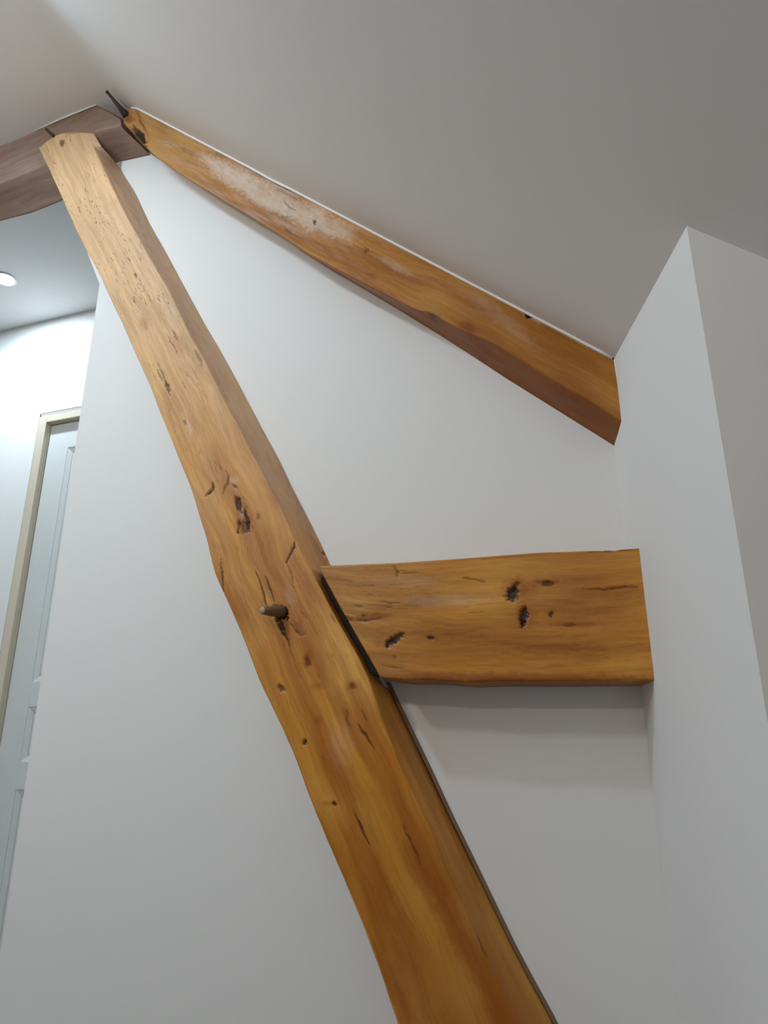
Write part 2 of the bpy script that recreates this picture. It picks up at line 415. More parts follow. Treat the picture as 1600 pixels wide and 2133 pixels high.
def beam_mesh(name, axis, A, B, Bb, Ab, dfront, start, end, step, mat, parent, blobs=(), cracks=(), tone=None, rc=.008, wav=.0018, seed=1, dn=.0028, dback=0.0015, sback=0.0, eback=0.0, side_red=None, side_pale=None, side_dark=None):
    """A, B: front edges (first, second), Bb: second edge at the wall, Ab: first edge at the wall, each v(s).
    start, end: s of the end cuts as functions of the fraction q across the face."""
    # cross section control: corner points with rounded front corners
    sm = .5 * (start(0.5) + end(0.5))
    width = abs(float(B(np.array([sm]))[0] - A(np.array([sm]))[0]))
    nf = max(8, int(width / dn)); nside = max(6, int(dfront / .004))
    length = abs(end(.5) - start(.5)); ns = int(length / step)
    q_ = []                                # (segment kind, param)
    nq = nf
    t = np.linspace(0, 1, ns + 1)[:, None]
    # profile as fractions: build for nominal corners then place per station
    prof = []
    for k in range(nq + 1): prof.append(('F', k / nq))
    for k in range(1, 6): prof.append(('C1', k / 6))
    for k in range(nside + 1): prof.append(('S', k / nside))
    prof += [('K', 0.5)]
    for k in range(7): prof.append(('T', k / 6))
    for k in range(1, 6): prof.append(('C0', k / 6))
    qf = {'F': lambda w: w, 'C1': lambda w: 1.0, 'S': lambda w: 1.0, 'K': lambda w: .5, 'T': lambda w: 0.0, 'C0': lambda w: 0.0}
    q = np.array([qf[k](w) for k, w in prof])[None, :]
    s = np.array([start(float(x)) for x in q[0]])[None, :] * (1 - t) + np.array([end(float(x)) for x in q[0]])[None, :] * t
    wbk = np.array([{'S': w, 'K': 1.0, 'T': 1 - w}.get(k, 0.0) for k, w in prof])[None, :]
    s = s + wbk * (sback * (1 - t) + eback * t) * (np.clip(1 - np.minimum(t, 1 - t) * length / .15, 0, 1))
    a, b, bb, ab = A(s), B(s), Bb(s), Ab(s)
    db = dback(s) if callable(dback) else np.full_like(s, dback)
    V = np.zeros_like(s); Dp = np.zeros_like(s)
    sg = np.sign(b - a)
    df = dfront(s) if callable(dfront) else np.full_like(s, dfront)
    L1 = np.sqrt((bb - b) ** 2 + (df - db) ** 2)
    L0 = np.sqrt((ab - a) ** 2 + (df - db) ** 2)
    for j, (k, w) in enumerate(prof):
        A_, B_, BB_, AB_, d_, l1, l0, g = a[:, j], b[:, j], bb[:, j], ab[:, j], df[:, j], L1[:, j], L0[:, j], sg[:, j]
        dback = db[:, j]
        p1 = (BB_ - B_) / l1 * rc; e1 = (d_ - dback) / l1 * rc
        p0 = (AB_ - A_) / l0 * rc; e0 = (d_ - dback) / l0 * rc
        if k == 'F':
            V[:, j] = (A_ + g * rc) * (1 - w) + (B_ - g * rc) * w; Dp[:, j] = d_
        elif k == 'C1':
            V[:, j] = (1 - w) ** 2 * (B_ - g * rc) + 2 * w * (1 - w) * B_ + w * w * (B_ + p1)
            Dp[:, j] = (1 - w) ** 2 * d_ + 2 * w * (1 - w) * d_ + w * w * (d_ - e1)
        elif k == 'S':
            V[:, j] = (B_ + p1) * (1 - w) + BB_ * w; Dp[:, j] = (d_ - e1) * (1 - w) + dback * w
        elif k == 'K':
            V[:, j] = .5 * (AB_ + BB_); Dp[:, j] = dback
        elif k == 'T':
            V[:, j] = AB_ * (1 - w) + (A_ + p0) * w; Dp[:, j] = dback * (1 - w) + (d_ - e0) * w
        else:
            V[:, j] = (1 - w) ** 2 * (A_ + p0) + 2 * w * (1 - w) * A_ + w * w * (A_ + g * rc)
            Dp[:, j] = (1 - w) ** 2 * (d_ - e0) + 2 * w * (1 - w) * d_ + w * w * d_
    X, Z = (V, s) if axis == 'z' else (s, V)
    Pm = np.stack([X, -Dp, Z], -1)                      # ns+1, m, 3
    m = Pm.shape[1]
    # uv: along the beam, around the beam
    p0_ = Pm[0, nq // 2]; p1_ = Pm[-1, nq // 2]; ax = (p1_ - p0_) / np.linalg.norm(p1_ - p0_)
    us = Pm @ ax
    dP = np.diff(Pm, axis=1); dP = dP - (dP @ ax)[..., None] * ax
    per = np.concatenate([np.zeros((ns + 1, 1)), np.cumsum(np.linalg.norm(dP, axis=2), 1)], 1)
    per = per - per[:, nq // 2:nq // 2 + 1]
    # normals from the grid
    gs = np.gradient(Pm, axis=0); gp = (np.roll(Pm, -1, 1) - np.roll(Pm, 1, 1))
    Nn = np.cross(gs, gp); Nn /= np.maximum(np.linalg.norm(Nn, axis=2, keepdims=True), 1e-9)
    flip = Nn[ns // 2, nq // 2, 1] > 0
    if flip: Nn = -Nn
    h = wav * (vnoise(us * 4.2, per * 22, seed) + .55 * vnoise(us * 11, per * 45, seed + 5)) + .00035 * vnoise(us * 40, per * 160, seed + 9)
    stain = np.zeros((ns + 1, m, 3))
    jag = .22 * vnoise(X * 330, Z * 330, seed + 12) + .20 * vnoise(X * 140, Z * 140, seed + 13)
    front = np.clip((Dp - db) / np.maximum(df - db, 1e-6) * 2.0, 0, 1)
    wx = X + .0035 * vnoise(X * 70, Z * 70, seed + 2) + .0015 * vnoise(X * 190, Z * 190, seed + 4)
    wz = Z + .0035 * vnoise(X * 70, Z * 70, seed + 3) + .0015 * vnoise(X * 190, Z * 190, seed + 6)
    side = np.array([{'C1': .5, 'S': 1.0, 'K': 1.0}.get(k, 0.0) for k, w in prof])[None, :] + np.zeros_like(X)
    face = 1 - side
    for ch_, fn_ in ((1, side_red), (2, side_pale), (0, side_dark)):
        if fn_: stain[..., ch_] = fn_(X, Z, face)
    for (cx, cz, e1x, e1z, e2x, e2z, ch, st, dp) in blobs:
        R = 2.2 * max(math.hypot(e1x, e1z), math.hypot(e2x, e2z)) + .01
        msk = (abs(X - cx) < R) & (abs(Z - cz) < R)
        if not msk.any(): continue
        det = e1x * e2z - e2x * e1z
        small = min(1.0, max(.15, math.hypot(e2x, e2z) / .02))
        gx = X[msk] + (wx - X)[msk] * small - cx; gz = Z[msk] + (wz - Z)[msk] * small - cz
        al = (gx * e2z - gz * e2x) / det; be = (gz * e1x - gx * e1z) / det
        r = np.sqrt(al * al + be * be) * (1 + jag[msk] * (1.3 if ch == 0 else .8))
        if ch == 0: g = np.clip((1.25 - r) / .45, 0, 1)
        else: g = np.clip((1.55 - r) / 1.25, 0, 1)
        g = g * g * (3 - 2 * g)
        cur = stain[..., ch][msk]; tmp = stain[..., ch]
        tmp[msk] = 1 - (1 - cur) * (1 - st * g)
        h[msk] -= .8 * dp * g * front[msk]
    for (pts, w, ch, st, dp) in cracks:
        P = np.array(pts); lo = P.min(0) - .01; hi = P.max(0) + .01
        msk = (X > lo[0]) & (X < hi[0]) & (Z > lo[1]) & (Z < hi[1])
        if not msk.any(): continue
        gx = .5 * (wx[msk] + X[msk]); gz = .5 * (wz[msk] + Z[msk]); best = np.full(gx.shape, 9.0); tt = np.zeros(gx.shape)
        tot = len(P) - 1
        for i in range(tot):
            d = P[i + 1] - P[i]; l2 = (d * d).sum()
            k = np.clip(((gx - P[i, 0]) * d[0] + (gz - P[i, 1]) * d[1]) / l2, 0, 1)
            dd = np.hypot(gx - P[i, 0] - k * d[0], gz - P[i, 1] - k * d[1])
            u = dd < best; best = np.where(u, dd, best); tt = np.where(u, (i + k) / tot, tt)
        best = best + w * .9 * jag[msk]
        ww = w * (.45 + .75 * np.sin(np.pi * np.clip(tt, .04, .96)))
        g = np.clip(1.35 - best / ww, 0, 1)
        tmp = stain[..., ch]; cur = tmp[msk]
        tmp[msk] = 1 - (1 - cur) * (1 - st * g)
        h[msk] -= .8 * dp * g * front[msk]
    h = h * (Dp > db + .001)
    Pm = Pm + Nn * h[..., None]
    me = bpy.data.meshes.new(name)
    nv = (ns + 1) * m
    idx = np.arange(nv).reshape(ns + 1, m)
    i0 = idx[:-1]; i1 = idx[1:]
    j0, j1 = i0, np.roll(i0, -1, 1); k0, k1 = i1, np.roll(i1, -1, 1)
    quads = np.stack([j0, k0, k1, j1] if not flip else [j0, j1, k1, k0], -1).reshape(-1, 4)
    ppad = np.concatenate([per, per[:, -1:] + .01], 1)
    U = us[:, :, None]
    def corner(si, pj):
        pp = ppad[si][:, pj]; uu = np.concatenate([us, us[:, :1]], 1)[si][:, pj]
        return np.stack([uu, pp], -1)
    sa, sb = np.arange(ns), np.arange(1, ns + 1); pa, pb = np.arange(m), np.arange(1, m + 1)
    c00, c10, c11, c01 = corner(sa, pa), corner(sb, pa), corner(sb, pb), corner(sa, pb)
    uvs = np.stack([c00, c10, c11, c01] if not flip else [c00, c01, c11, c10], 2).reshape(-1, 2)
    caps = [idx[0], idx[-1][::-1]]
    if flip: caps = [c[::-1] for c in caps]
    # strip caps between front row and the rest: one ngon each
    loops = np.concatenate([quads.reshape(-1), caps[0], caps[1]])
    starts = np.concatenate([np.arange(len(quads)) * 4, [len(quads) * 4, len(quads) * 4 + m]])
    totals = np.concatenate([np.full(len(quads), 4), [m, m]])
    me.vertices.add(nv); me.vertices.foreach_set('co', Pm.reshape(-1))
    me.loops.add(len(loops)); me.loops.foreach_set('vertex_index', loops.astype(np.int32))
    me.polygons.add(len(starts)); me.polygons.foreach_set('loop_start', starts.astype(np.int32)); me.polygons.foreach_set('loop_total', totals.astype(np.int32))
    me.update(calc_edges=True)
    ul = me.uv_layers.new(name='UVMap')
    ce = np.stack([us.reshape(-1)[caps[0]] * 0 + Pm.reshape(-1, 3)[caps[0]][:, 1] * 3, Pm.reshape(-1, 3)[caps[0]][:, 2]], -1)
    ce2 = np.stack([Pm.reshape(-1, 3)[caps[1]][:, 1] * 3, Pm.reshape(-1, 3)[caps[1]][:, 2]], -1)
    ul.data.foreach_set('uv', np.concatenate([uvs, ce, ce2]).reshape(-1).astype(np.float32))
    ca = me.color_attributes.new('stain', 'FLOAT_COLOR', 'POINT')
    ca.data.foreach_set('color', np.concatenate([stain, np.ones((ns + 1, m, 1))], -1).reshape(-1).astype(np.float32))
    ta = me.attributes.new('tone', 'FLOAT', 'POINT')
    tv = tone(X, Z, face) if tone else np.zeros_like(X)
    ta.data.foreach_set('value', (tv + np.zeros_like(X)).reshape(-1).astype(np.float32))
    sm_ = np.ones(len(starts), dtype=bool); sm_[-2:] = False
    me.polygons.foreach_set('use_smooth', sm_)
    me.validate()
    return link(name, me, mat, parent)

def sstep(x, a, b):
    t = np.clip((x - a) / (b - a), 0, 1); return t * t * (3 - 2 * t)

# edge lines of the timbers as (x, z) on their front face (_L _R _T _F) or on the wall (_B);
# marks: (x, z, axis1 x, z, axis2 x, z, channel, strength, depth); cracks: (points, width, channel, strength, depth)
S_L = [(-1.2819, 3.6687), (-1.2132, 3.5506), (-1.1463, 3.431), (-1.0633, 3.2737), (-0.9804, 3.1317), (-0.9112, 3.0216), (-0.84, 2.8927), (-0.8075, 2.8372), (-0.7271, 2.6824), (-0.6624, 2.5595), (-0.6162, 2.4649), (-0.5609, 2.3567), (-0.5042, 2.2436), (-0.4714, 2.1598), (-0.453, 2.1156), (-0.4396, 2.0779), (-0.4207, 2.0213), (-0.3958, 1.9718), (-0.3752, 1.9358), (-0.341, 1.8735), (-0.3033, 1.8026), (-0.2766, 1.7448), (-0.2542, 1.7085), (-0.216, 1.6415), (-0.1701, 1.5585), (-0.1369, 1.4842), (-0.09, 1.3925), (-0.0501, 1.3208), (-0.0066, 1.2377), (0.0297, 1.1618), (0.0661, 1.0761)]
S_R = [(-1.0675, 3.6711), (-1.0082, 3.5504), (-0.9315, 3.4044), (-0.8595, 3.2703), (-0.7929, 3.1565), (-0.7269, 3.042), (-0.6564, 2.9259), (-0.602, 2.825), (-0.5514, 2.7272), (-0.5005, 2.6424), (-0.4582, 2.5651), (-0.4221, 2.4943), (-0.3881, 2.4375), (-0.3613, 2.3903), (-0.33, 2.3309), (-0.2906, 2.2613), (-0.2437, 2.1812), (-0.2022, 2.0936), (-0.171, 2.0323), (-0.1414, 1.9873), (-0.1043, 1.9183), (-0.0687, 1.8553), (-0.0296, 1.791), (0.0012, 1.7325), (0.0332, 1.6442), (0.0713, 1.552), (0.1077, 1.4812), (0.1425, 1.4125), (0.1719, 1.343), (0.2164, 1.2521), (0.2552, 1.1772), (0.2958, 1.0926)]
S_B = [(-1.022, 3.6262), (-0.9812, 3.5544), (-0.9248, 3.4647), (-0.8441, 3.3058), (-0.7683, 3.1752), (-0.6801, 3.016), (-0.5916, 2.8584), (-0.5189, 2.7361), (-0.4476, 2.6086), (-0.3594, 2.4469), (-0.3081, 2.3567), (-0.2583, 2.2563), (-0.2141, 2.1742), (-0.173, 2.0955), (-0.1543, 2.0561), (0.0036, 1.7407), (0.055, 1.6383), (0.1037, 1.5415), (0.1497, 1.4459), (0.1924, 1.3628), (0.234, 1.2801), (0.2735, 1.2015), (0.3117, 1.1341), (0.3475, 1.0736)]
R_T = [(-0.9169, 3.7398), (-0.881, 3.7247), (-0.8447, 3.7029), (-0.803, 3.6643), (-0.701, 3.5695), (-0.6113, 3.4999), (-0.5164, 3.4124), (-0.433, 3.3351), (-0.3341, 3.244), (-0.2701, 3.1897), (-0.2101, 3.1484), (-0.1498, 3.0938), (-0.0366, 2.9985), (0.07, 2.904), (0.1705, 2.8196), (0.2027, 2.793), (0.3122, 2.6905), (0.4045, 2.6052), (0.4961, 2.5252), (0.5974, 2.4365)]
R_F = [(-0.9292, 3.683), (-0.7821, 3.4898), (-0.6441, 3.3557), (-0.5082, 3.2285), (-0.3868, 3.1184), (-0.2858, 3.0272), (-0.2024, 2.9456), (-0.0891, 2.8481), (0.0174, 2.761), (0.1178, 2.6804), (0.1744, 2.6472), (0.2387, 2.593), (0.3056, 2.5466), (0.3594, 2.5001), (0.4057, 2.4563), (0.4557, 2.4077), (0.5327, 2.3408), (0.6032, 2.2716)]
R_B = [(-0.8668, 3.6085), (-0.7204, 3.4664), (-0.5763, 3.3316), (-0.4475, 3.2149), (-0.3404, 3.1163), (-0.2517, 3.0246), (-0.1316, 2.9165), (-0.0188, 2.815), (0.0872, 2.7196), (0.1531, 2.6594), (0.2428, 2.5742), (0.3336, 2.4868), (0.4196, 2.407), (0.4968, 2.3359), (0.5711, 2.267)]
T_T = [(-0.12, 2.0004), (0.0675, 1.9897), (0.2374, 1.9847), (0.3972, 1.9811), (0.5228, 1.9738), (0.6098, 1.9713)]
T_F = [(0.0215, 1.735), (0.0384, 1.729), (0.0884, 1.7227), (0.1536, 1.7198), (0.2221, 1.7108), (0.3043, 1.7103), (0.3787, 1.7062), (0.4747, 1.703), (0.6136, 1.6989)]
C_T = [(-1.4902, 3.7633), (-1.3538, 3.7791), (-1.1996, 3.7961), (-1.0554, 3.8079)]
C_F = [(-1.5981, 3.5803), (-1.4499, 3.5748), (-1.3143, 3.5873), (-1.1899, 3.6301), (-1.0734, 3.6829), (-0.9354, 3.67)]
C_B = [(-1.5348, 3.5114), (-1.3934, 3.5064), (-1.3238, 3.5125), (-1.2514, 3.5218), (-1.0201, 3.6278), (-0.8694, 3.6137)]
S_BLOBS = [(-0.3598, 2.189, 0.0082, 0.0006, 0.0066, -0.0227, 0, 0.9, 0.006), (-0.3357, 2.1235, 0.0139, -0.0015, 0.0012, -0.0168, 0, 0.55, 0.003), (-0.3433, 2.1529, 0.0233, 0.0004, 0.0113, -0.0524, 1, 0.5, -0.001), (-0.3468, 2.1637, 0.0097, -0.0004, 0.0028, -0.0172, 2, 0.4, -0.003), (-0.332, 2.149, 0.0041, 0.0002, 0.0072, -0.0288, 0, 0.9, 0.004), (-0.3543, 2.132, 0.0042, -0.001, -0.0014, -0.0178, 0, 0.8, 0.004), (-0.1502, 1.7821, 0.011, -0.0006, 0.0007, -0.0177, 1, 1.0, 0.0), (-0.1489, 1.7787, 0.0061, -0.0003, 0.0004, -0.01, 0, 0.5, 0.0), (-0.1753, 1.8544, 0.0095, 0.0045, 0.0093, -0.0144, 0, 0.3, 0.001), (-0.2266, 1.8985, 0.0183, -0.0073, -0.005, -0.0139, 0, 0.95, 0.012), (-0.2265, 1.8717, 0.0071, 0.0019, 0.0088, -0.0201, 0, 0.8, 0.006), (-0.2126, 1.719, 0.0052, 0.0025, 0.0053, -0.0078, 0, 0.75, 0.004), (-0.0355, 1.715, 0.015, -0.0006, 0.0002, -0.0137, 1, 0.7, 0), (-0.0355, 1.715, 0.0069, -0.0003, 0.0001, -0.0063, 0, 0.5, 0.003), (-0.1493, 1.5972, 0.0047, -0.0001, 0.0002, -0.0052, 0, 0.95, 0.005), (-0.0741, 1.4689, 0.0045, 0.0, 0.0001, -0.0039, 0, 0.85, 0.004), (-0.0932, 1.4688, 0.0135, 0.0001, 0.0001, -0.0048, 1, 0.5, 0), (-0.1239, 1.7186, 0.0167, -0.0007, 0.0003, -0.0086, 1, 0.5, 0), (-0.1179, 1.6442, 0.0141, -0.0004, 0.0003, -0.0104, 1, 0.5, 0), (-0.3003, 2.1479, 0.0053, -0.0024, -0.0028, -0.0082, 0, 0.4, 0.001), (-0.0459, 1.6423, 0.0056, 0.0007, 0.0064, -0.0304, 1, 0.5, 0), (-0.0598, 1.5915, 0.0284, -0.0005, 0.0009, -0.0452, 2, 0.18, 0), (-0.375, 2.2606, 0.0144, -0.0019, 0.0008, -0.0109, 2, 0.4, 0), (-0.2017, 1.9378, 0.0095, 0.0025, 0.0122, -0.0286, 2, 0.3, 0), (-1.1771, 3.6667, 0.0113, -0.0057, 0.0001, -0.0151, 0, 0.7, 0.003), (-0.6367, 2.6171, 0.0045, 0.0008, 0.0161, -0.0353, 0, 0.45, 0.001), (-0.6199, 2.5828, 0.0044, 0.0008, 0.0101, -0.0222, 0, 0.7, 0.002), (-0.6103, 2.7478, 0.0043, 0.0011, 0.0121, -0.0231, 0, 0.4, 0.001), (-0.5256, 2.6583, 0.0056, 0.0015, 0.013, -0.0253, 0, 0.45, 0.001), (-0.5901, 2.7112, 0.0299, 0.0048, 0.0173, -0.0395, 1, 0.3, 0), (-0.7278, 2.823, 0.0158, 0.0023, 0.0112, -0.0245, 1, 0.35, 0), (-0.5325, 2.4394, 0.0044, 0.0004, 0.0109, -0.0299, 2, 0.8, 0.001), (-0.5481, 2.4566, 0.0044, 0.0004, 0.0033, -0.0091, 0, 0.6, 0.001), (-0.7822, 3.0041, 0.0033, 0.0004, 0.0051, -0.0113, 0, 0.8, 0.002), (0.1108, 1.3465, 0.018, 0.0088, 0.0409, -0.0675, 1, 0.6, 0), (0.1962, 1.2222, 0.019, 0.0092, 0.0476, -0.0827, 1, 0.7, 0), (-0.0682, 1.3595, 0.014, 0.0052, 0.0377, -0.0742, 1, 0.4, 0), (0.0586, 1.1399, 0.0163, 0.0071, 0.0428, -0.077, 1, 0.6, 0), (0.117, 1.1198, 0.0159, 0.007, 0.0442, -0.0818, 1, 0.3, 0), (-0.4566, 2.2035, 0.0405, 0.0074, 0.039, -0.0925, 2, 0.12, 0), (-0.3637, 1.9265, 0.0192, 0.0064, 0.0436, -0.0789, 1, 0.5, 0), (-0.2449, 2.0507, 0.0355, 0.0115, 0.0354, -0.0703, 1, 0.25, 0), (-0.0257, 1.8558, 0.0104, 0.0045, 0.066, -0.1186, 1, 0.35, 0), (-0.2012, 2.4134, 0.0168, 0.0064, 0.0815, -0.1559, 1, 0.2, 0), (-0.1575, 2.0698, 0.0039, 0.0005, 0.0057, -0.0204, 0, 0.8, 0.0)]
S_CRACKS = [([(-0.443, 2.2643), (-0.4413, 2.245), (-0.4505, 2.2339), (-0.4629, 2.226)], 0.00404, 0, 0.9, 0.004), ([(-0.4061, 2.2923), (-0.3961, 2.2744), (-0.3947, 2.2565), (-0.4049, 2.2402), (-0.4122, 2.2249)], 0.00254, 0, 0.7, 0.003), ([(-0.3828, 2.2508), (-0.3735, 2.2415), (-0.3678, 2.2407)], 0.00346, 0, 0.7, 0.003), ([(-0.1949, 2.0766), (-0.1967, 2.0582), (-0.2064, 2.0407), (-0.2159, 2.0208)], 0.00254, 0, 0.95, 0.004), ([(-0.2145, 2.0206), (-0.2015, 1.9915), (-0.1911, 1.9582)], 0.00173, 0, 0.5, 0.002), ([(-0.2982, 2.0064), (-0.2842, 1.9746), (-0.2715, 1.9374), (-0.2593, 1.9067)], 0.00254, 0, 0.9, 0.004), ([(-0.2707, 1.9916), (-0.2571, 1.9602), (-0.241, 1.9266)], 0.00208, 0, 0.85, 0.004), ([(-0.2226, 1.8691), (-0.2099, 1.8429), (-0.1986, 1.8161)], 0.00277, 0, 0.85, 0.004), ([(-0.2356, 1.8734), (-0.2176, 1.8457)], 0.00277, 0, 0.85, 0.005), ([(-0.2066, 1.8796), (-0.1709, 1.8371), (-0.1586, 1.842)], 0.00231, 0, 0.45, 0.002), ([(-0.2011, 1.8162), (-0.1846, 1.7817), (-0.1682, 1.7422)], 0.00173, 0, 0.4, 0.002), ([(-0.402, 2.0473), (-0.3914, 2.0024), (-0.3851, 1.9586)], 0.00231, 0, 0.8, 0.004), ([(-0.0261, 1.4492), (-0.0127, 1.4239), (0.0058, 1.3889)], 0.00231, 0, 0.85, 0.003), ([(-0.0229, 1.6314), (-0.0058, 1.6107), (0.0145, 1.5802)], 0.00231, 0, 0.75, 0.003), ([(-0.0474, 1.663), (-0.0493, 1.6424), (-0.0376, 1.6215)], 0.00185, 0, 0.5, 0.002), ([(-0.0154, 1.6672), (-0.0015, 1.636)], 0.00185, 0, 0.6, 0.002), ([(-0.1051, 1.5669), (-0.099, 1.5567)], 0.00173, 0, 0.5, 0.001), ([(0.0809, 1.4271), (0.0972, 1.3954), (0.121, 1.3468)], 0.00185, 0, 0.6, 0.002), ([(-0.1807, 1.9243), (-0.1694, 1.8943), (-0.1537, 1.8759)], 0.00162, 0, 0.4, 0.002), ([(-0.645, 2.7634), (-0.6313, 2.7441), (-0.6114, 2.7124), (-0.5992, 2.689)], 0.00185, 0, 0.6, 0.002), ([(0.2298, 1.2322), (0.2467, 1.1926)], 0.00185, 0, 0.4, 0.002), ([(-0.0923, 1.883), (-0.0796, 1.8594)], 0.00173, 0, 0.6, 0.003), ([(-0.5695, 2.5889), (-0.5574, 2.5636)], 0.00162, 0, 0.4, 0.001), ([(-0.6612, 2.6455), (-0.6483, 2.6193), (-0.6382, 2.6017)], 0.00254, 0, 0.6, 0.002)]
T_BLOBS = [(0.3357, 1.8934, 0.0095, -0.0044, -0.0057, -0.0134, 0, 0.97, 0.006), (0.3429, 1.9097, 0.0041, -0.0034, -0.0077, -0.0098, 0, 0.7, 0.004), (0.3508, 1.9027, 0.0348, -0.0029, -0.0012, -0.021, 1, 0.7, 0.001), (0.3606, 1.8444, 0.007, -0.0013, -0.0032, -0.0192, 0, 0.98, 0.007), (0.3555, 1.8273, 0.0039, -0.001, -0.0021, -0.0089, 0, 0.8, 0.004), (0.3608, 1.8475, 0.0222, -0.0016, -0.0019, -0.0307, 1, 0.6, 0), (0.4161, 1.8446, 0.004, -0.0003, -0.0005, -0.0071, 0, 0.8, 0.004), (0.4162, 1.8466, 0.0079, -0.0006, -0.0009, -0.0122, 1, 0.5, 0), (0.4138, 1.9101, 0.0131, -0.0011, -0.0004, -0.0052, 0, 0.75, 0.004), (0.4129, 1.9123, 0.034, -0.0029, -0.0007, -0.0094, 1, 0.6, 0), (0.0701, 1.813, 0.0192, 0.0102, 0.0041, -0.0066, 0, 0.92, 0.005), (0.0576, 1.8041, 0.009, -0.0005, -0.0, -0.0086, 0, 0.7, 0.003), (0.1523, 1.8101, 0.0065, -0.0004, -0.0001, -0.0042, 0, 0.85, 0.003), (0.161, 1.8107, 0.0109, -0.0007, -0.0001, -0.0053, 1, 0.5, 0), (0.0093, 1.8649, 0.0575, -0.0002, 0.0007, -0.0089, 1, 0.9, 0.001), (-0.0473, 1.8678, 0.0095, -0.0007, 0.0001, -0.0078, 0, 0.5, 0.002), (-0.006, 1.8704, 0.0047, -0.0003, 0.0, -0.0033, 0, 0.7, 0.001), (0.0326, 1.811, 0.0137, -0.0008, 0.0, -0.0108, 1, 0.5, 0), (0.4606, 1.8202, 0.0575, -0.0039, -0.0005, -0.006, 1, 0.7, 0), (0.4129, 1.7732, 0.1146, -0.0065, -0.0006, -0.0079, 1, 0.5, 0), (0.4132, 1.7782, 0.0773, -0.0017, -0.0002, -0.005, 1, 0.5, 0), (0.3596, 1.7148, 0.2439, -0.0108, -0.0006, -0.0097, 1, 0.9, 0), (0.5142, 1.8265, 0.1022, -0.0071, -0.0018, -0.0197, 1, 0.35, 0), (0.1905, 1.892, 0.0966, -0.0075, -0.0004, -0.013, 2, 0.25, 0), (0.1018, 1.9435, 0.0788, -0.0068, -0.0001, -0.0134, 2, 0.15, 0), (0.0688, 1.7727, 0.0056, -0.0003, -0.0, -0.0042, 0, 0.4, 0.001), (0.415, 1.7357, 0.0242, 0.0009, 0.0001, -0.0039, 1, 0.6, 0), (0.1698, 1.7273, 0.0632, -0.0028, -0.0002, -0.0081, 1, 0.6, 0), (0.2191, 1.7739, 0.2028, -0.0111, -0.0004, -0.0102, 1, 0.3, 0)]
T_CRACKS = [([(0.4814, 1.894), (0.5296, 1.8889), (0.568, 1.8898), (0.5944, 1.8896)], 0.00185, 0, 0.8, 0.003), ([(0.227, 1.9392), (0.2518, 1.9348), (0.2784, 1.9271)], 0.00173, 0, 0.6, 0.003), ([(0.0674, 1.9783), (0.0767, 1.966), (0.0766, 1.9547)], 0.00231, 0, 0.5, 0.003), ([(0.0767, 1.966), (0.102, 1.9615), (0.1306, 1.96)], 0.0015, 0, 0.5, 0.002), ([(-0.0259, 1.8629), (0.0035, 1.8576), (0.044, 1.8636)], 0.00162, 0, 0.5, 0.002), ([(0.4409, 1.8195), (0.4653, 1.8189)], 0.00231, 0, 0.6, 0.002), ([(0.0324, 1.901), (0.0613, 1.8954), (0.0842, 1.8959)], 0.00162, 0, 0.6, 0.002), ([(-0.0322, 1.8958), (-0.005, 1.8938)], 0.00185, 0, 0.6, 0.002), ([(0.044, 1.8857), (0.067, 1.8839)], 0.0015, 0, 0.5, 0.002), ([(-0.009, 1.9416), (0.0323, 1.9359)], 0.00115, 0, 0.4, 0.001), ([(0.3725, 1.92), (0.4481, 1.9113)], 0.00185, 0, 0.4, 0.001), ([(0.2382, 1.8605), (0.2752, 1.8568)], 0.00127, 0, 0.4, 0.001), ([(0.0327, 1.7555), (0.072, 1.7483), (0.0997, 1.7491)], 0.00162, 0, 0.5, 0.002), ([(0.5029, 1.9716), (0.5951, 1.9686)], 0.00185, 0, 0.5, 0.002)]
